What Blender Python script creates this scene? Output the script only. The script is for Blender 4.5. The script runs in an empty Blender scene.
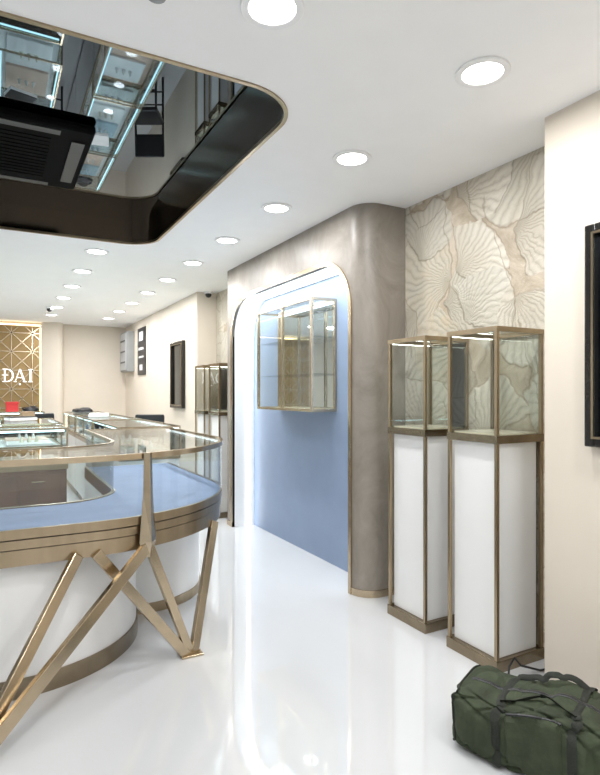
import bpy, bmesh, math, random
from mathutils import Vector, Matrix
from mathutils.geometry import tessellate_polygon
random.seed(4)
S = bpy.context.scene
C = S.collection
PI = math.pi
CEIL = 2.70
try:
    S.view_settings.view_transform = 'Standard'
except Exception: pass

# ------------------------------------------------------------------ materials
def new_mat(name):
    m = bpy.data.materials.new(name); m.use_nodes = True
    nt = m.node_tree
    return m, nt, nt.nodes['Principled BSDF']

def mat(name, col, rough=0.5, metal=0.0, var=0.06, scale=6.0, bump=0.0, bscale=80.0, coat=0.0, stretch=(1,1,1), emit=None, estr=0, ior=None):
    m, nt, b = new_mat(name)
    N, L = nt.nodes, nt.links
    tc = N.new('ShaderNodeTexCoord'); mp = N.new('ShaderNodeMapping'); mp.inputs['Scale'].default_value = stretch
    L.new(tc.outputs['Object'], mp.inputs['Vector'])
    no = N.new('ShaderNodeTexNoise'); no.inputs['Scale'].default_value = scale; no.inputs['Detail'].default_value = 5
    L.new(mp.outputs['Vector'], no.inputs['Vector'])
    cr = N.new('ShaderNodeValToRGB')
    cr.color_ramp.elements[0].position = 0.3; cr.color_ramp.elements[1].position = 0.7
    cr.color_ramp.elements[0].color = tuple(max(0, c*(1-var)) for c in col) + (1,)
    cr.color_ramp.elements[1].color = tuple(min(1, c*(1+var)) for c in col) + (1,)
    L.new(no.outputs['Fac'], cr.inputs['Fac']); L.new(cr.outputs['Color'], b.inputs['Base Color'])
    b.inputs['Roughness'].default_value = rough; b.inputs['Metallic'].default_value = metal
    b.inputs['Coat Weight'].default_value = coat
    if ior: b.inputs['IOR'].default_value = ior
    if bump > 0:
        n2 = N.new('ShaderNodeTexNoise'); n2.inputs['Scale'].default_value = bscale; n2.inputs['Detail'].default_value = 4
        L.new(mp.outputs['Vector'], n2.inputs['Vector'])
        bp = N.new('ShaderNodeBump'); bp.inputs['Strength'].default_value = bump; bp.inputs['Distance'].default_value = 0.01
        L.new(n2.outputs['Fac'], bp.inputs['Height']); L.new(bp.outputs['Normal'], b.inputs['Normal'])
    if emit:
        b.inputs['Emission Color'].default_value = emit + (1,); b.inputs['Emission Strength'].default_value = estr
    return m

def glass_mat(name, tint=(0.985, 0.995, 0.992), f0=0.03, gain=0.6):
    m = bpy.data.materials.new(name); m.use_nodes = True
    nt = m.node_tree; N, L = nt.nodes, nt.links
    N.clear()
    out = N.new('ShaderNodeOutputMaterial'); mix = N.new('ShaderNodeMixShader')
    tr = N.new('ShaderNodeBsdfTransparent'); tr.inputs['Color'].default_value = tint + (1,)
    gl = N.new('ShaderNodeBsdfGlossy'); gl.inputs['Roughness'].default_value = 0.02
    ge = N.new('ShaderNodeNewGeometry')
    dt = N.new('ShaderNodeVectorMath'); dt.operation = 'DOT_PRODUCT'
    L.new(ge.outputs['Incoming'], dt.inputs[0]); L.new(ge.outputs['Normal'], dt.inputs[1])
    def M(op, a, b):
        n = N.new('ShaderNodeMath'); n.operation = op; n.use_clamp = op != 'SUBTRACT'
        for i, v in enumerate((a, b)):
            if isinstance(v, (int, float)): n.inputs[i].default_value = v
            elif v is not None: L.new(v, n.inputs[i])
        return n.outputs[0]
    c = M('ABSOLUTE', dt.outputs['Value'], None)
    f = M('ADD', M('MULTIPLY', M('POWER', M('SUBTRACT', 1.0, c), 5.0), gain), f0)
    L.new(f, mix.inputs[0])
    L.new(tr.outputs[0], mix.inputs[1]); L.new(gl.outputs[0], mix.inputs[2]); L.new(mix.outputs[0], out.inputs['Surface'])
    return m

def emis(name, col, s):
    m = bpy.data.materials.new(name); m.use_nodes = True
    nt = m.node_tree; nt.nodes.clear()
    o = nt.nodes.new('ShaderNodeOutputMaterial'); e = nt.nodes.new('ShaderNodeEmission')
    e.inputs['Color'].default_value = col + (1,); e.inputs['Strength'].default_value = s
    nt.links.new(e.outputs[0], o.inputs['Surface'])
    return m

def wallpaper_mat():
    m, nt, b = new_mat('fan_leaf_wallpaper')
    N, L = nt.nodes, nt.links
    tc = N.new('ShaderNodeTexCoord')
    sp = N.new('ShaderNodeSeparateXYZ'); L.new(tc.outputs['Object'], sp.inputs[0])
    cb = N.new('ShaderNodeCombineXYZ'); L.new(sp.outputs['Y'], cb.inputs['X']); L.new(sp.outputs['Z'], cb.inputs['Y'])
    wn = N.new('ShaderNodeTexNoise'); wn.inputs['Scale'].default_value = 3.0; wn.inputs['Detail'].default_value = 4; wn.inputs['Roughness'].default_value = 0.55
    L.new(cb.outputs[0], wn.inputs['Vector'])
    sc = N.new('ShaderNodeVectorMath'); sc.operation = 'SCALE'; sc.inputs['Scale'].default_value = 0.22
    L.new(wn.outputs['Color'], sc.inputs[0])
    ad = N.new('ShaderNodeVectorMath'); ad.operation = 'ADD'; L.new(cb.outputs[0], ad.inputs[0]); L.new(sc.outputs[0], ad.inputs[1])
    def M(op, a, bb=None, c=None, clamp=False):
        n = N.new('ShaderNodeMath'); n.operation = op; n.use_clamp = clamp
        for i, v in enumerate((a, bb, c)):
            if v is None: continue
            if isinstance(v, (int, float)): n.inputs[i].default_value = v
            else: L.new(v, n.inputs[i])
        return n.outputs[0]
    def layer(scale, off, rays, rad):
        o = N.new('ShaderNodeVectorMath'); o.operation = 'ADD'; o.inputs[1].default_value = off; L.new(ad.outputs[0], o.inputs[0])
        v = N.new('ShaderNodeTexVoronoi'); v.voronoi_dimensions = '2D'; v.inputs['Scale'].default_value = scale; v.inputs['Randomness'].default_value = 0.8
        L.new(o.outputs[0], v.inputs['Vector'])
        d = N.new('ShaderNodeVectorMath'); d.operation = 'SUBTRACT'; L.new(o.outputs[0], d.inputs[0]); L.new(v.outputs['Position'], d.inputs[1])
        s2 = N.new('ShaderNodeSeparateXYZ'); L.new(d.outputs[0], s2.inputs[0])
        s3 = N.new('ShaderNodeSeparateColor'); L.new(v.outputs['Color'], s3.inputs[0])
        rot = M('MULTIPLY', s3.outputs[0], 6.28)
        ca, sa = M('COSINE', rot), M('SINE', rot)
        x = M('ADD', M('MULTIPLY', s2.outputs['X'], ca), M('MULTIPLY', s2.outputs['Y'], sa))
        y = M('SUBTRACT', M('MULTIPLY', s2.outputs['Y'], ca), M('MULTIPLY', s2.outputs['X'], sa))
        x = M('ADD', x, rad*0.42)
        ang = M('ARCTAN2', y, x)
        r = M('SQRT', M('ADD', M('MULTIPLY', x, x), M('MULTIPLY', y, y)))
        ray = M('MULTIPLY_ADD', M('SINE', M('MULTIPLY', ang, rays)), 0.5, 0.5)
        ray = M('POWER', ray, 0.4)
        lim = M('MULTIPLY_ADD', M('SINE', M('MULTIPLY', ang, 5)), rad*0.09, rad)
        aa = M('ABSOLUTE', ang)
        m1 = M('MULTIPLY', M('SUBTRACT', lim, r), 60, clamp=True)
        m2 = M('MULTIPLY', M('SUBTRACT', 1.3, aa), 8, clamp=True)
        mask = M('MULTIPLY', m1, m2)
        e1 = M('SUBTRACT', 1.0, M('MULTIPLY', M('ABSOLUTE', M('SUBTRACT', lim, r)), 120, clamp=True))
        e2 = M('SUBTRACT', 1.0, M('MULTIPLY', M('MULTIPLY', M('ABSOLUTE', M('SUBTRACT', 1.25, aa)), r), 130, clamp=True))
        e2 = M('MULTIPLY', e2, m1)
        edge = M('MAXIMUM', M('MULTIPLY', e1, m2), e2)
        grad = M('MULTIPLY', r, 1.0/rad, clamp=True)
        return mask, ray, edge, s3.outputs[1], grad
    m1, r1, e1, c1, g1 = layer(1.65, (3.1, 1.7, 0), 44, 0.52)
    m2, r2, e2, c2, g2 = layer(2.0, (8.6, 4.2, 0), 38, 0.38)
    def mixc(f, a, bcol):
        n = N.new('ShaderNodeMix'); n.data_type = 'RGBA'
        if isinstance(f, float): n.inputs[0].default_value = f
        else: L.new(f, n.inputs[0])
        for i, v in ((6, a), (7, bcol)):
            if isinstance(v, tuple): n.inputs[i].default_value = v
            else: L.new(v, n.inputs[i])
        return n.outputs[2]
    bg = N.new('ShaderNodeTexNoise'); bg.inputs['Scale'].default_value = 5.5; bg.inputs['Detail'].default_value = 8; bg.inputs['Roughness'].default_value = 0.68; bg.inputs['Distortion'].default_value = 0.8; L.new(cb.outputs[0], bg.inputs['Vector'])
    bf = M('MULTIPLY', M('SUBTRACT', bg.outputs['Fac'], 0.37), 3.6, clamp=True)
    bgc = mixc(bf, (0.38, 0.31, 0.22, 1), (0.57, 0.49, 0.385, 1))
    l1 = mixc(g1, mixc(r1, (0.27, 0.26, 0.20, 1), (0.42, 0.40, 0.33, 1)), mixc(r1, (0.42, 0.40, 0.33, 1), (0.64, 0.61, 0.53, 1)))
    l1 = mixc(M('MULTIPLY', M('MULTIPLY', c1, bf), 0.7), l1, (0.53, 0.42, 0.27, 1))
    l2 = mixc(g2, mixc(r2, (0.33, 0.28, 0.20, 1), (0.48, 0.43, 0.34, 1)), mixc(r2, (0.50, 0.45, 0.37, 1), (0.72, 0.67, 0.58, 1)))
    l2 = mixc(M('MULTIPLY', c2, 0.45), l2, (0.38, 0.39, 0.34, 1))
    c = mixc(M('MULTIPLY', m1, 0.85), bgc, l1)
    c = mixc(M('MULTIPLY', m2, 0.8), c, l2)
    c = mixc(M('MULTIPLY', M('MAXIMUM', e1, e2), 0.55), c, (0.20, 0.155, 0.10, 1))
    L.new(c, b.inputs['Base Color'])
    b.inputs['Roughness'].default_value = 0.4
    h = M('ADD', M('MULTIPLY', m1, M('MULTIPLY_ADD', r1, 0.35, 0.5)), M('MULTIPLY', m2, M('MULTIPLY_ADD', r2, 0.35, 0.6)))
    h = M('ADD', h, M('MULTIPLY', bg.outputs['Fac'], 2.2))
    bp = N.new('ShaderNodeBump'); bp.inputs['Strength'].default_value = 0.42; bp.inputs['Distance'].default_value = 0.013
    L.new(h, bp.inputs['Height']); L.new(bp.outputs['Normal'], b.inputs['Normal'])
    return m

def plaster_mat():
    m, nt, b = new_mat('taupe_plaster')
    N, L = nt.nodes, nt.links
    tc = N.new('ShaderNodeTexCoord'); mp = N.new('ShaderNodeMapping'); mp.inputs['Scale'].default_value = (1, 1, 0.7)
    L.new(tc.outputs['Object'], mp.inputs[0])
    n1 = N.new('ShaderNodeTexNoise'); n1.inputs['Scale'].default_value = 3.0; n1.inputs['Detail'].default_value = 10; n1.inputs['Roughness'].default_value = 0.72; n1.inputs['Distortion'].default_value = 0.9
    L.new(mp.outputs[0], n1.inputs['Vector'])
    cr = N.new('ShaderNodeValToRGB'); e = cr.color_ramp.elements
    e[0].position = 0.3; e[0].color = (0.185, 0.163, 0.135, 1); e[1].position = 0.72; e[1].color = (0.34, 0.303, 0.262, 1)
    L.new(n1.outputs['Fac'], cr.inputs[0]); L.new(cr.outputs[0], b.inputs['Base Color'])
    b.inputs['Roughness'].default_value = 0.42
    bp = N.new('ShaderNodeBump'); bp.inputs['Strength'].default_value = 0.12; bp.inputs['Distance'].default_value = 0.01
    L.new(n1.outputs['Fac'], bp.inputs['Height']); L.new(bp.outputs[0], b.inputs['Normal'])
    return m

M_floor = mat('glossy_white_floor', (0.62, 0.63, 0.64), 0.04, var=0.015, scale=1.5, ior=1.95)
M_ceil = mat('ceiling_paint', (0.93, 0.93, 0.93), 0.8, var=0.01)
M_cream = mat('cream_wall_paint', (0.70, 0.63, 0.535), 0.6, var=0.02, scale=3)
M_offw = mat('off_white_wall_paint', (0.80, 0.80, 0.79), 0.6, var=0.02, scale=3)
M_paper = wallpaper_mat()
M_plaster = plaster_mat()
M_blue = mat('powder_blue_panel', (0.225, 0.295, 0.425), 0.5, var=0.03)
M_gold = mat('champagne_bronze', (0.40, 0.315, 0.21), 0.28, 1.0, var=0.08, scale=20, stretch=(1, 1, 0.2))
M_gold2 = mat('dark_bronze', (0.29, 0.235, 0.165), 0.25, 1.0, var=0.1, scale=15)
M_bright = mat('polished_brass', (0.54, 0.44, 0.31), 0.22, 1.0, var=0.06, scale=20)
M_band = mat('recess_bronze_band', (0.12, 0.09, 0.065), 0.12, 1.0, var=0.1)
M_mirror = mat('black_mirror', (0.115, 0.14, 0.158), 0.008, 1.0, var=0.02)
M_clear_mirror = mat('clear_mirror', (0.74, 0.81, 0.85), 0.03, 1.0, var=0.02)
M_white = mat('white_lacquer', (0.82, 0.82, 0.81), 0.3, var=0.01)
M_bed = mat('blue_velvet_bed', (0.215, 0.265, 0.40), 0.75, var=0.06, bump=0.05, bscale=300)
M_black = mat('black_plastic', (0.015, 0.015, 0.017), 0.35, var=0.2)
M_matte = mat('matte_black', (0.004, 0.004, 0.004), 0.7, var=0.2, ior=1.12)
M_darkg = mat('dark_gap', (0.05, 0.04, 0.03), 0.5)
M_glass = glass_mat('clear_glass', (0.982, 0.996, 0.988), 0.035, 0.7)
M_glass2 = glass_mat('showcase_glass', (0.965, 0.992, 0.992), 0.03, 0.75)
M_led = emis('cool_led', (0.92, 0.97, 1.0), 14)
M_addglow = emis('added_niche_glow', (0.92, 0.97, 1.0), 34)  # emitter for the extra strip added to boost the niche's top wash
M_ledb = emis('showcase_led', (0.60, 0.92, 1.0), 7)
M_ledw = emis('counter_led', (0.85, 0.96, 1.0), 4)
M_lamp = emis('downlight_glow', (1.0, 0.99, 0.96), 16)
M_letter = emis('letter_glow', (1.0, 1.0, 1.0), 2.5)
M_trimw = mat('white_trim', (0.88, 0.88, 0.88), 0.4, var=0.01)
M_bag = mat('olive_canvas', (0.034, 0.045, 0.022), 0.85, var=0.4, scale=9, bump=0.6, bscale=26)
M_strap = mat('olive_black_webbing', (0.012, 0.015, 0.009), 0.7, var=0.3, bump=0.3, bscale=200)
M_grey = mat('grey_steel', (0.30, 0.31, 0.31), 0.45, 0.3)
M_red = mat('red_card', (0.55, 0.03, 0.03), 0.5)
M_goldback = mat('gold_backing_baked_glow', (0.24, 0.16, 0.07), 0.35, 0.6, emit=(1.0, 0.70, 0.30), estr=0.07)  # warm LED glow put into the gold itself as faint emission
M_brown = mat('walnut_front', (0.16, 0.085, 0.05), 0.35, var=0.25, scale=4, stretch=(1, 8, 1))
M_peach = mat('pale_stone_top', (0.70, 0.66, 0.52), 0.15, var=0.05)
M_pink = mat('pinkish_tan_velvet', (0.72, 0.52, 0.42), 0.6, var=0.05)
M_paperw = mat('poster_white', (0.8, 0.8, 0.78), 0.5)
M_card = mat('brown_cardboard', (0.36, 0.25, 0.15), 0.8)

# ------------------------------------------------------------------ mesh helpers
def link_bm(name, bm, m, parent=None, smooth=False, bevel=0):
    me = bpy.data.meshes.new(name)
    bmesh.ops.recalc_face_normals(bm, faces=bm.faces[:])
    bm.to_mesh(me); bm.free()
    me.materials.append(m)
    o = bpy.data.objects.new(name, me); C.objects.link(o)
    if parent is not None: o.parent = parent
    if smooth:
        for p in me.polygons: p.use_smooth = True
        try: me.set_sharp_from_angle(angle=math.radians(35))
        except Exception: pass
    if bevel > 0:
        md = o.modifiers.new('bevel', 'BEVEL'); md.width = bevel; md.segments = 2; md.limit_method = 'ANGLE'
    return o
def box(bm, x0, x1, y0, y1, z0, z1):
    v = [bm.verts.new(p) for p in ((x0,y0,z0),(x1,y0,z0),(x1,y1,z0),(x0,y1,z0),(x0,y0,z1),(x1,y0,z1),(x1,y1,z1),(x0,y1,z1))]
    for f in ((0,1,2,3),(4,5,6,7),(0,1,5,4),(1,2,6,5),(2,3,7,6),(3,0,4,7)): bm.faces.new([v[i] for i in f])
def B(*boxes):
    bm = bmesh.new()
    for b in boxes: box(bm, *b)
    return bm
def bar(bm, a, b, w, t, up=(0,0,1), w2=None):
    a, b = Vector(a), Vector(b); d = (b-a).normalized(); u = Vector(up)
    s = d.cross(u)
    if s.length < 1e-4: s = d.cross(Vector((1,0,0)))
    s.normalize(); n = s.cross(d).normalized()
    w2 = w if w2 is None else w2
    A = [a+s*i*w/2+n*j*t/2 for i, j in ((-1,-1),(1,-1),(1,1),(-1,1))]
    D = [b+s*i*w2/2+n*j*t/2 for i, j in ((-1,-1),(1,-1),(1,1),(-1,1))]
    va = [bm.verts.new(p) for p in A]; vb = [bm.verts.new(p) for p in D]
    bm.faces.new(va); bm.faces.new(vb)
    for i in range(4): bm.faces.new((va[i], va[(i+1)%4], vb[(i+1)%4], vb[i]))
def tube(bm, pts, r, n=8, flat=None, normals=None):
    pts = [Vector(p) for p in pts]; rings = []
    prev = None
    for i, p in enumerate(pts):
        d = (pts[min(i+1, len(pts)-1)] - pts[max(i-1, 0)]).normalized()
        if normals is not None: ref = Vector(normals[i])
        else: ref = prev if prev is not None else (Vector((0,0,1)) if abs(d.z) < 0.9 else Vector((1,0,0)))
        s = ref - d*ref.dot(d)
        if s.length < 1e-5: s = d.orthogonal()
        s.normalize(); t = d.cross(s)
        prev = s
        rx, ry = (r, r) if flat is None else (flat, r)
        rings.append([bm.verts.new(p + s*rx*math.cos(2*PI*k/n) + t*ry*math.sin(2*PI*k/n)) for k in range(n)])
    for a, b in zip(rings, rings[1:]):
        for k in range(n): bm.faces.new((a[k], a[(k+1)%n], b[(k+1)%n], b[k]))
    bm.faces.new(rings[0]); bm.faces.new(rings[-1])
def cyl(bm, x, y, z0, z1, r, n=32, r2=None):
    r2 = r if r2 is None else r2
    a = [bm.verts.new((x+r*math.cos(2*PI*k/n), y+r*math.sin(2*PI*k/n), z0)) for k in range(n)]
    b = [bm.verts.new((x+r2*math.cos(2*PI*k/n), y+r2*math.sin(2*PI*k/n), z1)) for k in range(n)]
    for k in range(n): bm.faces.new((a[k], a[(k+1)%n], b[(k+1)%n], b[k]))
    bm.faces.new(a); bm.faces.new(b)
def slab(bm, outer, inner, z0, z1, closed=False):
    n = len(outer)
    V = [[bm.verts.new((p[0], p[1], z)) for p in path] for path in (outer, inner) for z in (z0, z1)]
    o0, o1, i0, i1 = V
    rng = range(n if closed else n-1)
    for k in rng:
        j = (k+1) % n
        bm.faces.new((o0[k], o0[j], o1[j], o1[k])); bm.faces.new((i0[k], i0[j], i1[j], i1[k]))
        bm.faces.new((o1[k], o1[j], i1[j], i1[k])); bm.faces.new((o0[k], o0[j], i0[j], i0[k]))
    if not closed:
        bm.faces.new((o0[0], o1[0], i1[0], i0[0])); bm.faces.new((o0[-1], o1[-1], i1[-1], i0[-1]))
def prism(bm, pts, axis, a, b):
    f = (lambda p, t: (t, p[0], p[1])) if axis == 'X' else ((lambda p, t: (p[0], t, p[1])) if axis == 'Y' else (lambda p, t: (p[0], p[1], t)))
    va = [bm.verts.new(f(p, a)) for p in pts]; vb = [bm.verts.new(f(p, b)) for p in pts]
    n = len(pts)
    for k in range(n): bm.faces.new((va[k], va[(k+1)%n], vb[(k+1)%n], vb[k]))
    for tri in tessellate_polygon([[Vector((p[0], p[1], 0)) for p in pts]]):
        try: bm.faces.new([va[i] for i in tri]); bm.faces.new([vb[i] for i in tri])
        except ValueError: pass
def frame_edges(bm, x0, x1, y0, y1, z0, z1, t):
    for x in (x0, x1-t):
        for y in (y0, y1-t): box(bm, x, x+t, y, y+t, z0, z1)
    for z in (z0, z1-t):
        for y in (y0, y1-t): box(bm, x0+t, x1-t, y, y+t, z, z+t)
        for x in (x0, x1-t): box(bm, x, x+t, y0+t, y1-t, z, z+t)

def empty(name, loc=(0,0,0)):
    o = bpy.data.objects.new(name, None); C.objects.link(o); o.location = loc; o.empty_display_size = 0.1
    return o
def tag(o, label, cat, group=None, kind=None):
    o['label'] = label; o['category'] = cat
    if group: o['group'] = group
    if kind: o['kind'] = kind
    return o
def struct(o, label=None):
    o['kind'] = 'structure'
    if label: o['label'] = label
    return o
def copy_tree(o, parent=None):
    c = o.copy(); C.objects.link(c)
    if parent is not None: c.parent = parent
    for ch in list(o.children): copy_tree(ch, c)
    return c

# ------------------------------------------------------------------ room shell
YB, YF, XL = 11.45, -1.6, -3.2
XP = 2.54
XW = 2.28
struct(link_bm('floor', B((XL-0.1, 2.8, YF-0.1, YB+0.1, -0.1, 0)), M_floor), 'glossy white floor')
struct(link_bm('wall_left', B((XL-0.1, XL, YF, YB, 0, 3.0)), M_offw))
struct(link_bm('wall_front', B((XL, 2.8, YF-0.1, YF, 0, 3.0)), M_offw))
struct(link_bm('wall_back', B((XL, 2.8, YB, YB+0.1, 0, 3.0)), M_cream), 'cream far wall')
struct(link_bm('wall_right_near', B((XW, 2.8, YF, 1.77, 0, CEIL+0.1)), M_cream), 'cream wall at the right edge')
struct(link_bm('wall_right_far', B((XW, 2.8, 6.95, YB, 0, CEIL+0.1)), M_cream), 'cream wall far behind the portal')
struct(link_bm('wall_right_wallpaper', B((XP, 2.8, 1.77, 6.95, 0, CEIL+0.1)), M_paper), 'relief wallpaper of fan leaves')

def rrect(x0, x1, y0, y1, r, n=12):
    P = []
    for cx, cy, a0 in ((x1-r, y0+r, -90), (x1-r, y1-r, 0), (x0+r, y1-r, 90), (x0+r, y0+r, 180)):
        for k in range(n+1):
            a = math.radians(a0 + 90*k/n); P.append((cx+r*math.cos(a), cy+r*math.sin(a)))
    return P
RX0, RX1, RY0, RY1 = -2.6, 1.215, 2.17, 5.0
hole = rrect(RX0, RX1, RY0, RY1, 0.27)
outer = [(XL-0.1, YF-0.1), (2.8, YF-0.1), (2.8, YB+0.1), (XL-0.1, YB+0.1)]
bm = bmesh.new()
allp = [Vector((x, y, CEIL)) for x, y in outer + hole]
vs = [bm.verts.new(p) for p in allp]
for tri in tessellate_polygon([[Vector((x, y, 0)) for x, y in outer], [Vector((x, y, 0)) for x, y in hole]]):
    bm.faces.new([vs[i] for i in tri])
ceil = struct(link_bm('ceiling', bm, M_ceil), 'white ceiling')
bm = bmesh.new(); slab(bm, rrect(RX0-0.02, RX1+0.02, RY0-0.02, RY1+0.02, 0.29), hole, CEIL+0.004, CEIL+0.24, True)
rb = link_bm('recess_band', bm, M_band, ceil, smooth=True)
bm = bmesh.new(); slab(bm, rrect(RX0-0.012, RX1+0.012, RY0-0.012, RY1+0.012, 0.282), rrect(RX0+0.008, RX1-0.008, RY0+0.008, RY1-0.008, 0.262), CEIL-0.006, CEIL+0.012, True)
link_bm('recess_lip', bm, M_gold, rb, smooth=True)
link_bm('mirror_panel', B((RX0-0.1, RX1+0.1, RY0-0.1, RY1+0.1, CEIL+0.2, CEIL+0.23)), M_mirror, ceil)

# ---- arched portal
XF, XBLUE = 2.18, 2.42
OY0, OY1, OTOP, AR = 3.28, 5.47, 2.35, 0.36
def arch(off=0.0, n=14):
    P = [(OY0-off, 0.0)]
    for cy, a0, a1 in ((OY0+AR, 180, 90), (OY1-AR, 90, 0)):
        for k in range(n+1):
            a = math.radians(a0+(a1-a0)*k/n); P.append((cy+(AR+off)*math.cos(a), OTOP-AR+(AR+off)*math.sin(a)))
    P.append((OY1+off, 0.0))
    return P
bm = bmesh.new()
R = 0.15
prism(bm, [(3.26, 0)] + arch() + [(5.62, 0), (5.62, CEIL), (3.26, CEIL)], 'X', XF, XP)
pts = [(XF, 3.26)] + [(XF+R-R*math.cos(math.radians(a)), 3.26-R*math.sin(math.radians(a))) for a in range(6, 91, 6)] + [(XP, 3.26-R), (XP, 3.26)]
prism(bm, pts, 'Z', 0, CEIL)
portal = struct(link_bm('wall_arched_portal', bm, M_plaster, smooth=True), 'taupe plaster portal with arched niche')
link_bm('blue_panel', B((XBLUE, XP-0.005, OY0-0.0, OY1, 0.0, OTOP)), M_blue, portal)
def arch_strip(o1, o2, xa, xb, k0=0, k1=None):
    bm = bmesh.new()
    A, D = arch(o1), arch(o2)
    for k in range(k0, len(A)-1 if k1 is None else k1):
        q = [A[k], A[k+1], D[k+1], D[k]]
        va = [bm.verts.new((xa, p[0], p[1])) for p in q]; vb = [bm.verts.new((xb, p[0], p[1])) for p in q]
        bm.faces.new(va); bm.faces.new(vb)
        for i in range(4): bm.faces.new((va[i], va[(i+1)%4], vb[(i+1)%4], vb[i]))
    return bm
link_bm('arch_trim', arch_strip(0.0, 0.034, XF-0.012, XF+0.02), M_bright, portal)
link_bm('jamb_lining', arch_strip(-0.0005, -0.004, XF+0.02, XBLUE), M_white, portal)
path = [(XF-0.008, OY0)] + [(XF+R-(R+0.008)*math.cos(math.radians(a)), 3.26-(R+0.008)*math.sin(math.radians(a))) for a in range(0, 91, 6)] + [(XP, 3.26-R-0.008)]
pin = [(XF+0.004, OY0)] + [(XF+R-(R-0.004)*math.cos(math.radians(a)), 3.26-(R-0.004)*math.sin(math.radians(a))) for a in range(0, 91, 6)] + [(XP, 3.26-R+0.004)]
bm = bmesh.new(); slab(bm, path, pin, 0, 0.05)
box(bm, XF-0.008, XF+0.01, OY1, 5.62, 0, 0.05)
link_bm('base_trim', bm, M_bright, portal)
link_bm('led_strip', arch_strip(-0.006, -0.013, XBLUE-0.075, XBLUE-0.055), M_led, portal)
link_bm('added_glow_strip', arch_strip(-0.006, -0.014, XBLUE-0.16, XBLUE-0.12, 8, 23), M_addglow, portal)  # extra strip added beside the arch LED to strengthen the white wash on top

# ---- gold lattice wall + pillar at far end
lat = struct(empty('wall_lattice', (0, YB-0.12, 0)), 'gold lattice feature wall at the far end')
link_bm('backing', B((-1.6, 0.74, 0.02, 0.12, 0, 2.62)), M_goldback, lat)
bm = bmesh.new()
up = (0, 1, 0); W = 0.015
X0, X1, Z0, Z1 = -1.6, 0.72, 0.0, 2.6
def clip_line(px, pz, a):
    dx, dz = math.cos(a), math.sin(a); t0, t1 = -9, 9
    for p, d, lo, hi in ((px, dx, X0, X1), (pz, dz, Z0, Z1)):
        if abs(d) < 1e-6:
            if p < lo or p > hi: return
            continue
        u, v = (lo-p)/d, (hi-p)/d
        if u > v: u, v = v, u
        t0, t1 = max(t0, u), min(t1, v)
    if t1-t0 > 0.05: bar(bm, (px+dx*t0, 0, pz+dz*t0), (px+dx*t1, 0, pz+dz*t1), W, 0.025, up)
for a, sp_ in ((45, 0.24), (135, 0.24), (90, 0.3394), (0, 0.3394)):
    a = math.radians(a); nx, nz = -math.sin(a), math.cos(a)
    for k in range(-16, 17): clip_line(0.26+nx*k*sp_, 2.15+nz*k*sp_, a)
link_bm('lattice', bm, M_bright, lat)
M_warm = emis('warm_led', (1, 0.80, 0.5), 5)
link_bm('led_strip', B((-1.6, 0.74, 0.0, 0.03, 2.63, 2.65)), M_warm, lat)
link_bm('edge_led', B((0.725, 0.74, -0.02, 0.02, 0.0, 2.6)), M_warm, lat)
bm = bmesh.new(); pts = [(0.75, YB), (0.75, 11.3)] + [(1.0+0.12*math.sin(math.radians(a)), 11.3-0.12+0.12*(1-math.cos(math.radians(a)))) for a in range(0, 91, 10)] + [(1.12, YB)]
prism(bm, pts, 'Z', 0, CEIL)
struct(link_bm('wall_pillar', bm, M_cream, smooth=True), 'cream pillar beside the lattice')
bm = bmesh.new(); H = 0.27; th = 0.03
def stroke(a, b, w): bar(bm, (a[0], 0, a[1]), (b[0], 0, b[1]), w, th, (0, 1, 0))
x = 0.0
stroke((x+0.045, 0), (x+0.045, H), 0.026); stroke((x, 0.005), (x+0.09, 0.005), 0.010); stroke((x, H-0.005), (x+0.09, H-0.005), 0.010)
pr = None
for k in range(17):
    a = math.radians(-90+180*k/16); p = (x+0.08+0.115*math.cos(a), H/2+(H/2-0.006)*math.sin(a))
    if pr: stroke(pr, p, 0.010+0.016*max(0, math.cos(a)))
    pr = p
stroke((x-0.01, H*0.52), (x+0.11, H*0.52), 0.010)
x = 0.22
stroke((x+0.015, 0), (x+0.105, H), 0.011); stroke((x+0.195, 0), (x+0.105, H), 0.027); stroke((x+0.05, H*0.33), (x+0.165, H*0.33), 0.010)
stroke((x-0.012, 0.005), (x+0.045, 0.005), 0.010); stroke((x+0.16, 0.005), (x+0.235, 0.005), 0.010); stroke((x+0.09, -0.05), (x+0.12, -0.05), 0.028)
x = 0.48
stroke((x+0.045, 0), (x+0.045, H), 0.027); stroke((x+0.005, 0.005), (x+0.085, 0.005), 0.010); stroke((x+0.005, H-0.005), (x+0.085, H-0.005), 0.010)
so = link_bm('sign_lettering', bm, M_letter); so.location = (0.115, YB-0.155, 1.60); so.scale = (0.86, 1, 0.86)
tag(so, 'white glowing raised letters on the gold lattice wall', 'sign')

# ------------------------------------------------------------------ ceiling lights
ORD = ['nearest', 'second', 'third', 'fourth', 'fifth', 'sixth', 'seventh', 'eighth', 'ninth', 'tenth', 'eleventh']
proto = empty('downlight', (1.733, 1.637, CEIL))
bm = bmesh.new()
def circ(r, n=40): return [(r*math.cos(2*PI*k/n), r*math.sin(2*PI*k/n)) for k in range(n)]
slab(bm, circ(0.108), circ(0.080), -0.010, 0.0, True); link_bm('trim_ring', bm, M_trimw, proto, smooth=True, bevel=0.003)
bm = bmesh.new(); cyl(bm, 0, 0, -0.006, -0.001, 0.080, 40); link_bm('diffuser', bm, M_lamp, proto)
LP = 11.2
def lamp(x, y, p=LP):
    l = bpy.data.lights.new('downlight_lamp', 'AREA'); l.shape = 'DISK'; l.size = 0.16; l.energy = p; l.color = (0.995, 0.995, 1.0)
    o = bpy.data.objects.new('downlight_lamp', l); C.objects.link(o); o.location = (x, y, CEIL-0.02)
first = True
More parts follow.
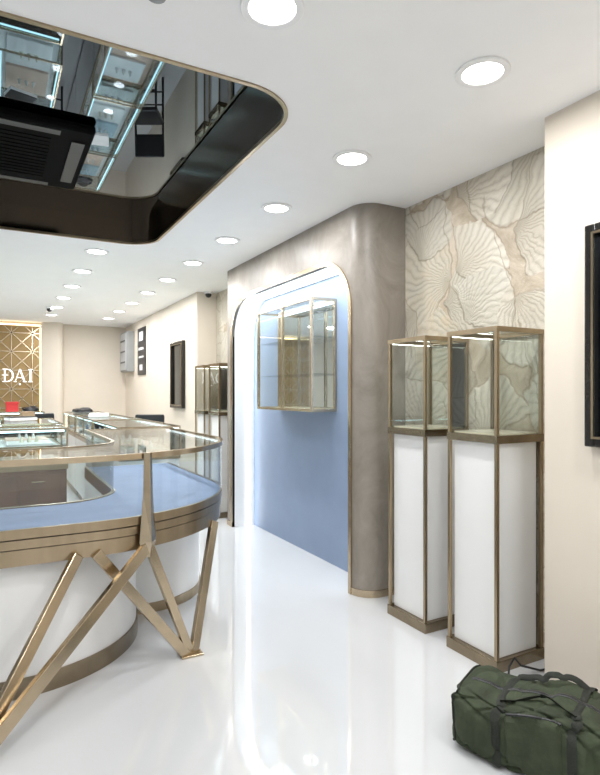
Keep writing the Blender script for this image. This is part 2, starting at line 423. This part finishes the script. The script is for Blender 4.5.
for k in range(10):
    y = 1.637+0.945*k
    o = proto if first else copy_tree(proto); first = False
    o.location = (1.733, y, CEIL)
    tag(o, '%s downlight from the camera in the row along the right-hand wall' % ORD[k], 'downlight', 'round ceiling downlights')
    lamp(1.733, y)
for k, y in enumerate([1.70]+[5.40+0.945*i for i in range(6)]):
    o = copy_tree(proto); o.location = (0.82, y, CEIL)
    tag(o, ('%s downlight in the row passing the dark mirror recess' % ORD[k]) if k else 'bright round downlight at the top of the photo beside the mirror recess', 'downlight', 'round ceiling downlights')
    lamp(0.82, y)
for x, y in ((1.733, 0.69), (1.733, -0.3), (0.3, 0.6), (0.3, -0.4), (-1.0, 0.8), (-1.0, 5.6), (-1.0, 7.5), (-1.0, 9.4), (-2.2, 1.4), (-2.2, 6.5), (-2.2, 9)):
    lamp(x, y)

t = tag(empty('ceiling_spotlight', (0.455, 1.80, CEIL)), 'small white ceiling spotlight cut by the top edge of the photo', 'spotlight')
bm = bmesh.new(); cyl(bm, 0, 0, -0.012, 0, 0.045, 24); link_bm('mounting_ring', bm, M_trimw, t, smooth=True)
bm = bmesh.new(); cyl(bm, 0, 0, -0.03, -0.012, 0.03, 24, 0.034); link_bm('lens', bm, M_grey, t, smooth=True)

ac = tag(empty('air_conditioner', (-0.06, 3.80, CEIL+0.2)), 'black cassette air conditioner set in the mirrored ceiling recess', 'air conditioner')
link_bm('housing', B((-0.56, 0.56, -0.50, 0.50, -0.05, 0.0)), M_matte, ac, bevel=0.02)
bm = bmesh.new()
for i in range(13): box(bm, -0.34, 0.34, -0.32+i*0.052, -0.305+i*0.052, -0.054, -0.05)
link_bm('grille', bm, M_matte, ac)
for x0, x1, y0, y1 in ((-0.38, 0.38, -0.46, -0.40), (-0.38, 0.38, 0.40, 0.46), (-0.52, -0.45, -0.34, 0.34), (0.45, 0.52, -0.34, 0.34)):
    link_bm('air_vane', B((x0, x1, y0, y1, -0.056, -0.05)), M_black, ac)

def dome(loc, label):
    t = tag(empty('security_camera', loc), label, 'camera')
    bm = bmesh.new(); cyl(bm, 0, 0, -0.03, 0.002, 0.05, 20); link_bm('base', bm, M_trimw, t, smooth=True)
    bm = bmesh.new(); bmesh.ops.create_uvsphere(bm, u_segments=16, v_segments=10, radius=0.04, matrix=Matrix.Translation((0, 0, -0.04))); link_bm('dome', bm, M_black, t, smooth=True)
dome((0.72, 9.2, CEIL), 'small dome camera hanging under the ceiling near the gold lattice')
dome((2.40, 6.86, CEIL), 'small dark camera high beside the far pair of glass pedestals')

# ------------------------------------------------------------------ pedestals
def make_pedestal():
    s = 0.345; h = 1.735; t = 0.017; zg = 1.185
    r = empty('display_pedestal')
    link_bm('plinth', B((-0.006, s+0.006, -0.006, s+0.006, 0, 0.06)), M_gold2, r, bevel=0.003)
    link_bm('column', B((0.024, s-0.03, 0.020, s-0.026, 0.06, zg-0.03)), M_white, r, bevel=0.003)
    for x in (0, s-t):
        for y in (0, s-t): link_bm('corner_post', B((x, x+t, y, y+t, 0.06, h-0.025)), M_gold, r)
    bm = bmesh.new()
    z0, z1 = h-0.025, h
    box(bm, -0.004, s+0.004, -0.004, t, z0, z1); box(bm, -0.004, s+0.004, s-t, s+0.004, z0, z1)
    box(bm, -0.004, t, t, s-t, z0, z1); box(bm, s-t, s+0.004, t, s-t, z0, z1)
    link_bm('top_frame', bm, M_gold, r)
    db = link_bm('display_base', B((-0.003, s+0.003, -0.003, s+0.003, zg-0.04, zg)), M_gold2, r)
    link_bm('display_pad', B((0.025, s-0.025, 0.025, s-0.025, zg, zg+0.008)), M_peach, db)
    bm = bmesh.new(); g = 0.005; a = 0.007
    box(bm, a, a+g, t, s-t, zg, h-0.025); box(bm, s-a-g, s-a, t, s-t, zg, h-0.025)
    box(bm, t, s-t, a, a+g, zg, h-0.025); box(bm, t, s-t, s-a-g, s-a, zg, h-0.025)
    box(bm, t, s-t, t, s-t, h-0.012, h-0.006)
    gc = link_bm('glass_case', bm, M_glass, r)
    bm = bmesh.new(); box(bm, t+0.002, s-t-0.002, s-t-0.002, s-t, h-0.028, h-0.025)
    link_bm('led_strip', bm, emis('pedestal_led', (0.95, 1.0, 0.92), 10), gc)
    return r
p0 = make_pedestal()
PG = 'glass-topped display pedestals'
for i, (y, lab) in enumerate(((1.98, 'tall white pedestal with bronze-framed glass case nearest the camera, beside the cream wall'),
                              (2.51, 'tall white pedestal with bronze-framed glass case next to the taupe portal column'),
                              (5.92, 'distant glass-topped pedestal just past the far side of the portal'),
                              (6.43, 'farthest glass-topped pedestal, beside the camera-topped cream wall'))):
    o = p0 if i == 0 else copy_tree(p0)
    o.location = (2.195, y, 0); tag(o, lab, 'display pedestal', PG)

# ------------------------------------------------------------------ wall glass cabinet in niche
cb = tag(empty('wall_cabinet', (XBLUE, 3.82, 1.25)), 'bronze framed glass wall cabinet on the blue panel in the arched niche', 'glass cabinet')
D_, W_, H_ = 0.24, 1.03, 0.91
bm = bmesh.new(); frame_edges(bm, -D_, -0.001, 0, W_, 0, H_, 0.022); box(bm, -D_, -D_+0.022, W_/2-0.011, W_/2+0.011, 0.022, H_-0.022)
link_bm('frame', bm, M_bright, cb)
link_bm('mirror_back', B((-0.012, -0.004, 0.022, W_-0.022, 0.022, H_-0.022)), M_clear_mirror, cb)
bm = bmesh.new()
box(bm, -D_+0.008, -D_+0.013, 0.022, W_/2-0.011, 0.022, H_-0.022); box(bm, -D_+0.008, -D_+0.013, W_/2+0.011, W_-0.022, 0.022, H_-0.022)
box(bm, -D_+0.022, -0.022, 0.008, 0.013, 0.022, H_-0.022); box(bm, -D_+0.022, -0.022, W_-0.013, W_-0.008, 0.022, H_-0.022)
box(bm, -D_+0.022, -0.022, 0.022, W_-0.022, H_-0.014, H_-0.008)
link_bm('glass_panes', bm, M_glass, cb)
for z in (0.30, 0.60): link_bm('shelf', B((-D_+0.03, -0.014, 0.022, W_-0.022, z, z+0.007)), M_glass2, cb)
link_bm('bottom_panel', B((-D_+0.022, -0.022, 0.022, W_-0.022, 0.004, 0.016)), M_peach, cb)
link_bm('led_strip', B((-0.035, -0.024, 0.03, W_-0.03, H_-0.03, H_-0.022)), M_ledw, cb)

# ------------------------------------------------------------------ dark wall frames
M_ink = mat('ink_black_frame', (0.02, 0.018, 0.016), 0.25, 0.3)
def wall_frame(y0, y1, z0, z1, label):
    t = tag(empty('wall_display', (XW, y0, z0)), label, 'framed display')
    w, h = y1-y0, z1-z0
    bm = bmesh.new(); d = 0.05; f = 0.045
    box(bm, -d, 0, 0, f, 0, h); box(bm, -d, 0, w-f, w, 0, h); box(bm, -d, 0, f, w-f, 0, f); box(bm, -d, 0, f, w-f, h-f, h)
    fr = link_bm('frame', bm, M_ink, t, bevel=0.006)
    bm = bmesh.new(); e = 0.010
    box(bm, -d-0.006, -d+0.004, f-e, f, f, h-f); box(bm, -d-0.006, -d+0.004, w-f, w-f+e, f, h-f); box(bm, -d-0.006, -d+0.004, f-e, w-f+e, f-e, f); box(bm, -d-0.006, -d+0.004, f-e, w-f+e, h-f, h-f+e)
    link_bm('inner_bead', bm, M_gold, fr)
    link_bm('dark_screen', B((-0.02, -0.002, f, w-f, f, h-f)), M_mirror, t)
    return t
wall_frame(0.70, 1.535, 1.17, 2.12, 'dark framed wall display cut by the right edge of the photo')
wall_frame(7.45, 8.05, 1.19, 2.12, 'dark framed wall display on the distant cream wall')
t = tag(empty('wall_poster', (XW, 9.72, 1.72)), 'narrow black and white poster on the distant cream wall', 'poster')
link_bm('board', B((-0.02, 0, 0, 0.56, 0, 0.83)), M_black, t)
bm = bmesh.new()
for z0, z1, y0, y1 in ((0.60, 0.76, 0.14, 0.42), (0.44, 0.48, 0.1, 0.46), (0.30, 0.33, 0.1, 0.46), (0.08, 0.18, 0.18, 0.38)): box(bm, -0.024, -0.02, y0, y1, z0, z1)
link_bm('printed_blocks', bm, M_paperw, t)
t = tag(empty('electrical_panel', (XW, 10.62, 1.80)), 'grey electrical panel on the far end of the cream wall', 'electrical box')
link_bm('housing', B((-0.14, 0.002, 0, 0.6, 0, 0.75)), M_grey, t, bevel=0.01)
dr = link_bm('door', B((-0.155, -0.14, 0.03, 0.57, 0.03, 0.72)), mat('panel_grey', (0.42, 0.43, 0.44), 0.4), t, bevel=0.004)
bm = bmesh.new()
for i in range(3): box(bm, -0.16, -0.155, 0.1, 0.5, 0.16+i*0.2, 0.19+i*0.2)
link_bm('vent_slots', bm, M_black, dr)

# ------------------------------------------------------------------ curved counter
YEND = 4.90
def cpath(xc, yc, r, xl=-1.6, n=40):
    P = [(xl + (xc-xl)*k/6, yc-r) for k in range(6)]
    P += [(xc+r*math.cos(math.radians(-90+90*k/n)), yc+r*math.sin(math.radians(-90+90*k/n))) for k in range(n+1)]
    P += [(xc+r, yc+(YEND-yc)*(k+1)/6) for k in range(6)]
    return P
OX, OY, OR = 0.40, 3.75, 0.95
IX, IY, IR = 0.30, 3.72, 0.35
O = lambda r: cpath(OX, OY, r)
I = lambda r: cpath(IX, IY, r)
ct = tag(empty('curved_showcase', (0, 0, 0)), 'large round-cornered glass jewellery counter with blue bed and slanted brass legs', 'display counter')
TZ = 1.10
def part(name, o, i, z0, z1, m, par=ct, smooth=True):
    bm = bmesh.new(); slab(bm, o, i, z0, z1); return link_bm(name, bm, m, par, smooth=smooth)
part('display_bed', O(0.935), I(IR+0.02), 0.765, 0.784, M_bed)
part('counter_deck', O(0.926), I(IR+0.025), 0.63, 0.765, M_darkg)
for z0, z1, r in ((0.745, 0.788, 0.950), (0.698, 0.738, 0.944), (0.620, 0.692, 0.936)):
    part('rim_band', O(r), O(0.905 if z1 < 0.74 else 0.934), z0, z1, M_gold)
part('inner_band', I(IR+0.02), I(IR-0.002), 0.70, 0.79, M_gold)
part('inner_cabinet', I(IR+0.02), I(IR), 0.05, 0.70, M_white)
part('outer_glass', O(0.944), O(0.938), 0.788, TZ-0.025, M_glass2)
part('inner_glass', I(IR+0.012), I(IR+0.006), 0.79, TZ-0.025, M_glass2)
link_bm('end_glass', B((0.67, 1.33, YEND-0.008, YEND-0.002, 0.79, TZ-0.025)), M_glass2, ct)
rim = part('top_rim', O(0.955), O(0.93), TZ-0.028, TZ, M_bright)
part('inner_rim', I(IR+0.015), I(IR-0.002), TZ-0.022, TZ, M_gold)
link_bm('end_rim', B((0.665, 1.33, YEND-0.022, YEND, TZ-0.028, TZ)), M_bright, ct)
part('top_glass', O(0.93), I(IR+0.015), TZ-0.012, TZ-0.004, M_glass2)
part('led_strip', O(0.926), O(0.916), TZ-0.03, TZ-0.018, M_ledw, rim)
def arc(xc, yc, r, a0, a1, n=48): return [(xc+r*math.cos(math.radians(a0+(a1-a0)*k/n)), yc+r*math.sin(math.radians(a0+(a1-a0)*k/n))) for k in range(n+1)]
bm = bmesh.new(); slab(bm, arc(0.1, 3.52, 0.65, -175, 20), arc(0.1, 3.52, 0.60, -175, 20), 0.09, 0.63); fd = link_bm('front_drum', bm, M_white, ct, smooth=True)
bm = bmesh.new(); slab(bm, arc(0.1, 3.52, 0.66, -175, 20), arc(0.1, 3.52, 0.60, -175, 20), 0, 0.09); link_bm('drum_base', bm, M_gold2, fd, smooth=True)
bm = bmesh.new(); slab(bm, arc(0.87, 4.05, 0.45, -110, 120), arc(0.87, 4.05, 0.40, -110, 120), 0.06, 0.63); rd = link_bm('rear_drum', bm, M_white, ct, smooth=True)
bm = bmesh.new(); slab(bm, arc(0.87, 4.05, 0.46, -110, 120), arc(0.87, 4.05, 0.40, -110, 120), 0, 0.06); link_bm('drum_base', bm, M_gold, rd, smooth=True)
# faceted upright: widens down to the crossing legs
bm = bmesh.new()
sec = []
for z, w, dpt in ((TZ+0.002, 0.046, 0.020), (0.90, 0.054, 0.026), (0.66, 0.092, 0.034), (0.585, 0.050, 0.022)):
    c0 = Vector((0.672, 2.824, z)); sx = Vector((0.96, 0.29, 0)); ny = Vector((0.29, -0.96, 0))
    sec.append([bm.verts.new(c0+sx*a*w/2+ny*b*dpt) for a, b in ((-1, 0), (0, 1), (1, 0), (0, -0.4))])
for a, b in zip(sec, sec[1:]):
    for i in range(4): bm.faces.new((a[i], a[(i+1)%4], b[(i+1)%4], b[i]))
bm.faces.new(sec[0]); bm.faces.new(sec[-1])
link_bm('rim_post', bm, M_bright, ct)
F1 = (0.92, 2.915, 0.0); F0 = (-0.123, 2.317, 0.0)
topP = (0.675, 2.825, 0.64)
def legbar(a, b, w=0.05, t=0.03):
    bm = bmesh.new(); bar(bm, a, b, w, t, (0.3, -1, 0)); return link_bm('leg', bm, M_bright, ct, bevel=0.003)
legbar(topP, F0, 0.055)
lg = legbar(topP, (F1[0]+0.0, F1[1], 0.0), 0.045)
legbar((0.42, 2.80, 0.64), (F1[0]-0.02, F1[1]-0.01, 0.0), 0.05)
legbar((0.34, 2.80, 0.64), (F0[0]+0.02, F0[1]+0.03, 0.0), 0.05)
legbar((1.14, 3.16, 0.64), (F1[0]+0.02, F1[1]+0.01, 0.0), 0.05)
link_bm('foot_plate', B((0.86, 0.98, 2.87, 2.96, 0, 0.012)), M_bright, lg, bevel=0.003)

# ------------------------------------------------------------------ straight showcases further back
rnd = random.Random(7)
M_velvet = mat('pale_blue_velvet', (0.45, 0.58, 0.66), 0.7)
def showcase(x0, x1, y0, y1, label, body=M_white, name='glass_showcase', bed=M_bed, zb=0.86, zt=1.10):
    t = tag(empty(name, ((x0+x1)/2, (y0+y1)/2, 0)), label, 'display counter')
    w, d = (x1-x0)/2, (y1-y0)/2
    link_bm('plinth', B((-w+0.03, w-0.03, -d+0.03, d-0.03, 0, 0.09)), M_gold2, t)
    link_bm('cabinet_body', B((-w+0.01, w-0.01, -d+0.01, d-0.01, 0.09, zb-0.06)), body, t, bevel=0.004)
    link_bm('bronze_band', B((-w, w, -d, d, zb-0.06, zb-0.01)), M_gold, t, bevel=0.003)
    link_bm('display_bed', B((-w+0.02, w-0.02, -d+0.02, d-0.02, zb-0.01, zb)), bed, t)
    bm = bmesh.new(); frame_edges(bm, -w, w, -d, d, zb, zt, 0.016)
    if d > w: box(bm, -w, -w+0.016, -0.008, 0.008, zb+0.016, zt-0.016); box(bm, w-0.016, w, -0.008, 0.008, zb+0.016, zt-0.016)
    fr = link_bm('frame', bm, M_bright, t)
    bm = bmesh.new(); g = 0.006
    box(bm, -w+0.004, -w+0.004+g, -d+0.02, d-0.02, zb+0.02, zt-0.02); box(bm, w-0.004-g, w-0.004, -d+0.02, d-0.02, zb+0.02, zt-0.02)
    box(bm, -w+0.02, w-0.02, -d+0.004, -d+0.004+g, zb+0.02, zt-0.02); box(bm, -w+0.02, w-0.02, d-0.004-g, d-0.004, zb+0.02, zt-0.02)
    box(bm, -w+0.02, w-0.02, -d+0.02, d-0.02, zt-0.012, zt-0.005)
    link_bm('glass', bm, M_glass2, t)
    if d > w:
        for sx in (-1, 1): link_bm('led_strip', B((sx*(w-0.03)-0.006, sx*(w-0.03)+0.006, -d+0.03, d-0.03, zt-0.034, zt-0.022)), M_ledb, fr)
    else:
        for sy in (-1, 1): link_bm('led_strip', B((-w+0.03, w-0.03, sy*(d-0.03)-0.006, sy*(d-0.03)+0.006, zt-0.034, zt-0.022)), M_ledb, fr)
    n = max(1, int((y1-y0)/0.42)) if d > w else max(1, int((x1-x0)/0.42))
    for k in range(n):
        if d > w: yy = -d+0.06+(2*d-0.12)*k/n; bb = (-w+0.08, w-0.08, yy+0.03, yy+(2*d-0.12)/n-0.03, zb, zb+0.03)
        else: xx = -w+0.06+(2*w-0.12)*k/n; bb = (xx+0.03, xx+(2*w-0.12)/n-0.03, -d+0.08, d-0.08, zb, zb+0.03)
        tr = link_bm('tray', B(bb), rnd.choice((M_white, M_velvet, M_peach, M_pink)), t, bevel=0.004)
        bm = bmesh.new(); cx, cy = (bb[0]+bb[1])/2, (bb[2]+bb[3])/2
        for i in (-1, 0, 1): cyl(bm, cx+i*0.07, cy, zb+0.03, zb+0.09, 0.022, 12, 0.006)
        link_bm('ring_cones', bm, rnd.choice((M_white, M_bed, M_peach)), tr, smooth=True)
    if body is M_brown and w > d:
        for k in range(3):
            xx = -w+0.05+(2*w-0.1)*k/3
            dw = link_bm('drawer', B((xx+0.01, xx+(2*w-0.1)/3-0.01, -d+0.002, -d+0.012, 0.14, zb-0.1)), M_brown, t, bevel=0.003)
            link_bm('pull', B((xx+0.1, xx+0.2, -d-0.012, -d+0.003, zb-0.16, zb-0.15)), M_bright, dw)
    return t
showcase(0.95, 1.50, 5.05, 6.55, 'glass showcase directly behind the round-cornered counter, aisle side', bed=M_pink)
showcase(0.95, 1.50, 6.60, 8.10, 'middle glass showcase of the aisle-side row behind the round-cornered counter', bed=M_white)
showcase(0.95, 1.50, 8.15, 9.65, 'farthest glass showcase of the aisle-side row, before the cream wall', bed=M_white)
showcase(-0.55, 0.56, 5.25, 5.75, 'cyan-lit glass showcase on walnut base at the left edge of the photo', M_brown, bed=M_white, zb=0.80)
showcase(0.02, 0.60, 6.10, 7.35, 'walnut based glass showcase between the left-edge showcase and the midway one', M_brown, bed=M_white)
showcase(-0.6, 0.7, 9.85, 10.4, 'glass showcase crossing in front of the gold lattice wall', bed=M_white)
showcase(-0.55, 0.45, 7.7, 8.2, 'cyan-lit glass showcase midway towards the gold lattice wall', bed=M_white)

t = tag(empty('gift_box', (0.24, 10.05, 1.10)), 'small red box standing on the far showcase before the lattice', 'box')
link_bm('box_body', B((-0.09, 0.09, -0.07, 0.07, 0, 0.12)), M_red, t, bevel=0.004); link_bm('lid', B((-0.095, 0.095, -0.075, 0.075, 0.12, 0.16)), M_red, t, bevel=0.004)
def lump(name, loc, sx, sy, sz, m, label, cat):
    bm = bmesh.new(); bmesh.ops.create_uvsphere(bm, u_segments=24, v_segments=14, radius=1)
    for v in bm.verts:
        c = v.co; k = 1+0.12*math.sin(5*c.x+2*c.y)+0.08*math.sin(9*c.y+4*c.z)
        v.co = Vector((c.x*sx*k, c.y*sy*k, (max(-0.5, c.z)+0.5)/1.5*sz*k))
    o = link_bm(name, bm, m, smooth=True); o.location = loc
    return tag(o, label, cat)
lump('plastic_bag', (0.52, 10.12, 1.10), 0.12, 0.11, 0.08, M_black, 'crumpled black bag on the far showcase right of the red box', 'bag')
lump('plastic_bag', (1.20, 9.2, 1.10), 0.14, 0.18, 0.07, M_black, 'low black bag lying on the farthest aisle-side showcase', 'bag')
def flat_box(name, loc, w, d, h, m1, m2, label, rz=0):
    t = tag(empty(name, loc), label, 'box'); t.rotation_euler = (0, 0, rz)
    link_bm('box_body', B((-w, w, -d, d, 0, h)), m1, t, bevel=0.003); link_bm('lid', B((-w*0.96, w*0.96, -d*0.96, d*0.96, h, h+0.012)), m2, t, bevel=0.002)
flat_box('flat_box', (0.25, 6.9, 1.10), 0.14, 0.10, 0.03, M_paperw, M_black, 'flat pale box lying on the walnut based showcase', 0.3)
flat_box('flat_box', (0.36, 7.95, 1.10), 0.07, 0.10, 0.05, M_card, M_card, 'brown cardboard box on the midway cyan-lit showcase', 0.2)
flat_box('flat_box', (1.18, 7.6, 1.10), 0.12, 0.16, 0.025, M_paperw, M_paperw, 'flat white box lying on the middle aisle-side showcase', -0.2)

def chair():
    r = empty('tall_chair')
    link_bm('seat', B((-0.21, 0.21, -0.21, 0.21, 0.60, 0.66)), M_black, r, bevel=0.02)
    link_bm('backrest', B((-0.20, 0.20, 0.20, 0.23, 0.78, 1.10)), M_black, r, bevel=0.012)
    for x in (-0.19, 0.19):
        for y in (-0.19, 0.19):
            bm = bmesh.new(); tube(bm, [(x, y, 0.0), (x, y, 0.61)] if y < 0 else [(x, y, 0), (x, y, 0.66), (x, y+0.025, 1.08)], 0.016); link_bm('leg', bm, M_black, r, smooth=True)
    bm = bmesh.new()
    for z in (0.2, 0.38): tube(bm, [(-0.19, -0.19, z), (0.19, -0.19, z)], 0.012); tube(bm, [(-0.19, 0.19, z), (0.19, 0.19, z)], 0.012)
    link_bm('stretcher', bm, M_black, r)
    return r
c0 = chair(); c0.location = (0.62, 8.85, 0); c0.rotation_euler = (0, 0, 0.2)
tag(c0, 'black tall chair standing on the staff side near the lattice wall', 'chair')
c1 = copy_tree(c0); c1.location = (1.80, 7.7, 0); c1.rotation_euler = (0, 0, -0.5)
tag(c1, 'black tall chair in the aisle beside the showcase row, before the far pedestals', 'chair')

# ------------------------------------------------------------------ duffel bag
bag = tag(empty('duffel_bag', (1.86, 1.44, 0)), 'dark green canvas duffel bag lying on the white floor', 'bag')
bag.rotation_euler = (0, 0, math.radians(24))
BL, BW, BH = 0.33, 0.185, 0.262
def sg(v, e): return math.copysign(abs(v)**e, v)
def bagp(s, t, off=0.0):
    k = max(0.0, 1-abs(s)**12)**0.26
    kz = max(0.0, 1-abs(s)**12)**0.26
    c, n = sg(math.cos(t), 0.28), sg(math.sin(t), 0.30)
    top = BH*(0.90+0.07*math.cos(s*4.4+0.9)-0.03*s)
    x = BW*c*k*(1-0.15*max(0, n)**2)
    z = top/2 + top/2*n*kz
    w = (0.005*math.sin(7*s+3*t)+0.003*math.sin(15*s-5*t)-0.011*abs(math.sin(6*s+4*t+2))**14
         -0.009*abs(math.sin(10*s-3*t+1))**14)
    f = 1 + (w+off)/0.17
    z = max(0.0, top/2+(z-top/2)*f)
    return Vector((x*f, BL*s*(1+off*1.5)+0.008*math.sin(5*t), z))
bm = bmesh.new(); NS, NT = 120, 128; rings = []
for i in range(NS+1):
    s = -0.998+1.996*i/NS; s = math.sin(s*PI/2)*0.9999
    rings.append([bm.verts.new(bagp(s, 2*PI*(k+0.5)/NT)) for k in range(NT)])
for a, b in zip(rings, rings[1:]):
    for k in range(NT): bm.faces.new((a[k], a[(k+1)%NT], b[(k+1)%NT], b[k]))
bm.faces.new(rings[0]); bm.faces.new(rings[-1])
link_bm('bag_body', bm, M_bag, bag, smooth=True)
def ribbon(name, path, width, thick, m, par=bag):
    P = [bagp(s, a, o) for s, a, o in path]
    cen = Vector((0, 0, BH*0.45))
    Nn = [Vector((p.x, 0, p.z-cen.z)) for p in P]
    bm = bmesh.new(); tube(bm, P, width, 8, flat=thick, normals=Nn); return link_bm(name, bm, m, par, smooth=True)
for s0 in (-0.40, 0.40):
    ribbon('webbing_strap', [(s0, math.radians(a), 0.004) for a in range(-35, 216, 4)], 0.016, 0.003, M_strap)
for s0 in (-0.92, 0.92):
    bm = bmesh.new(); tube(bm, [bagp(s0, math.radians(a), 0.003) for a in range(-40, 221, 4)], 0.004, 6); link_bm('end_piping', bm, M_strap, bag, smooth=True)
ribbon('zipper', [(-0.84+1.68*k/30, PI/2, 0.003) for k in range(31)], 0.010, 0.003, M_black)
for sd, lift, sway in ((-1, 0.035, 0.03), (1, 0.015, 0.05)):
    pts, nn = [], []
    for k in range(25):
        u = k/24; a = bagp(-0.40+0.80*u, PI/2+sd*0.30, 0.006); q = math.sin(PI*u)
        pts.append(a + Vector((sd*sway*q, 0.02*math.sin(2*PI*u), lift*q**0.8))); nn.append(Vector((sd*0.7, 0, 0.8)))
    bm = bmesh.new(); tube(bm, pts, 0.013, 8, flat=0.003, normals=nn); link_bm('carry_handle', bm, M_strap, bag, smooth=True)
bm = bmesh.new(); rows = []
for i in range(13):
    s = -0.31+0.62*i/12
    rows.append([bm.verts.new(bagp(s, math.radians(180+28-64*j/8), 0.014 if 0 < i < 12 and 0 < j < 8 else -0.004)) for j in range(9)])
for a, b in zip(rows, rows[1:]):
    for j in range(8): bm.faces.new((a[j], a[j+1], b[j+1], b[j]))
sp = link_bm('side_pocket', bm, M_bag, bag, smooth=True)
bm = bmesh.new(); tube(bm, [bagp(-0.29+0.58*k/12, math.radians(180-30), 0.013) for k in range(13)], 0.005, 6); link_bm('pocket_zip', bm, M_black, sp, smooth=True)

bm = bmesh.new()
pts = []
for k in range(90):
    a = k*0.22
    pts.append((2.12+0.09*math.cos(a)+0.02*math.sin(k*0.3), 1.80+0.07*math.sin(a)+0.001*k, 0.008+0.012*(0.5+0.5*math.sin(a*0.31))))
pts += [(2.19, 1.905, 0.02), (2.215, 1.92, 0.06), (2.24, 1.91, 0.10), (2.27, 1.90, 0.06), (2.4, 1.89, 0.01), (2.5, 1.87, 0.01)]
tube(bm, pts, 0.0055, 6)
tag(link_bm('power_cable', bm, M_black, smooth=True), 'black cable coiled on the floor between the bag and the near pedestal', 'cable')

# ------------------------------------------------------------------ world + camera
w = bpy.data.worlds.new('world'); S.world = w; w.use_nodes = True
w.node_tree.nodes['Background'].inputs[0].default_value = (0.9, 0.95, 1, 1); w.node_tree.nodes['Background'].inputs[1].default_value = 0.4
cam = bpy.data.cameras.new('camera'); co = bpy.data.objects.new('camera', cam); C.objects.link(co)
co.location = (0, 0, 1.4)
yaw = math.atan(305/560)
co.rotation_euler = (PI/2, 0, -yaw)
cam.sensor_fit = 'VERTICAL'; cam.sensor_height = 24; cam.lens = 24*560/775
cam.shift_y = 5.5/775
cam.clip_start = 0.02
S.camera = co
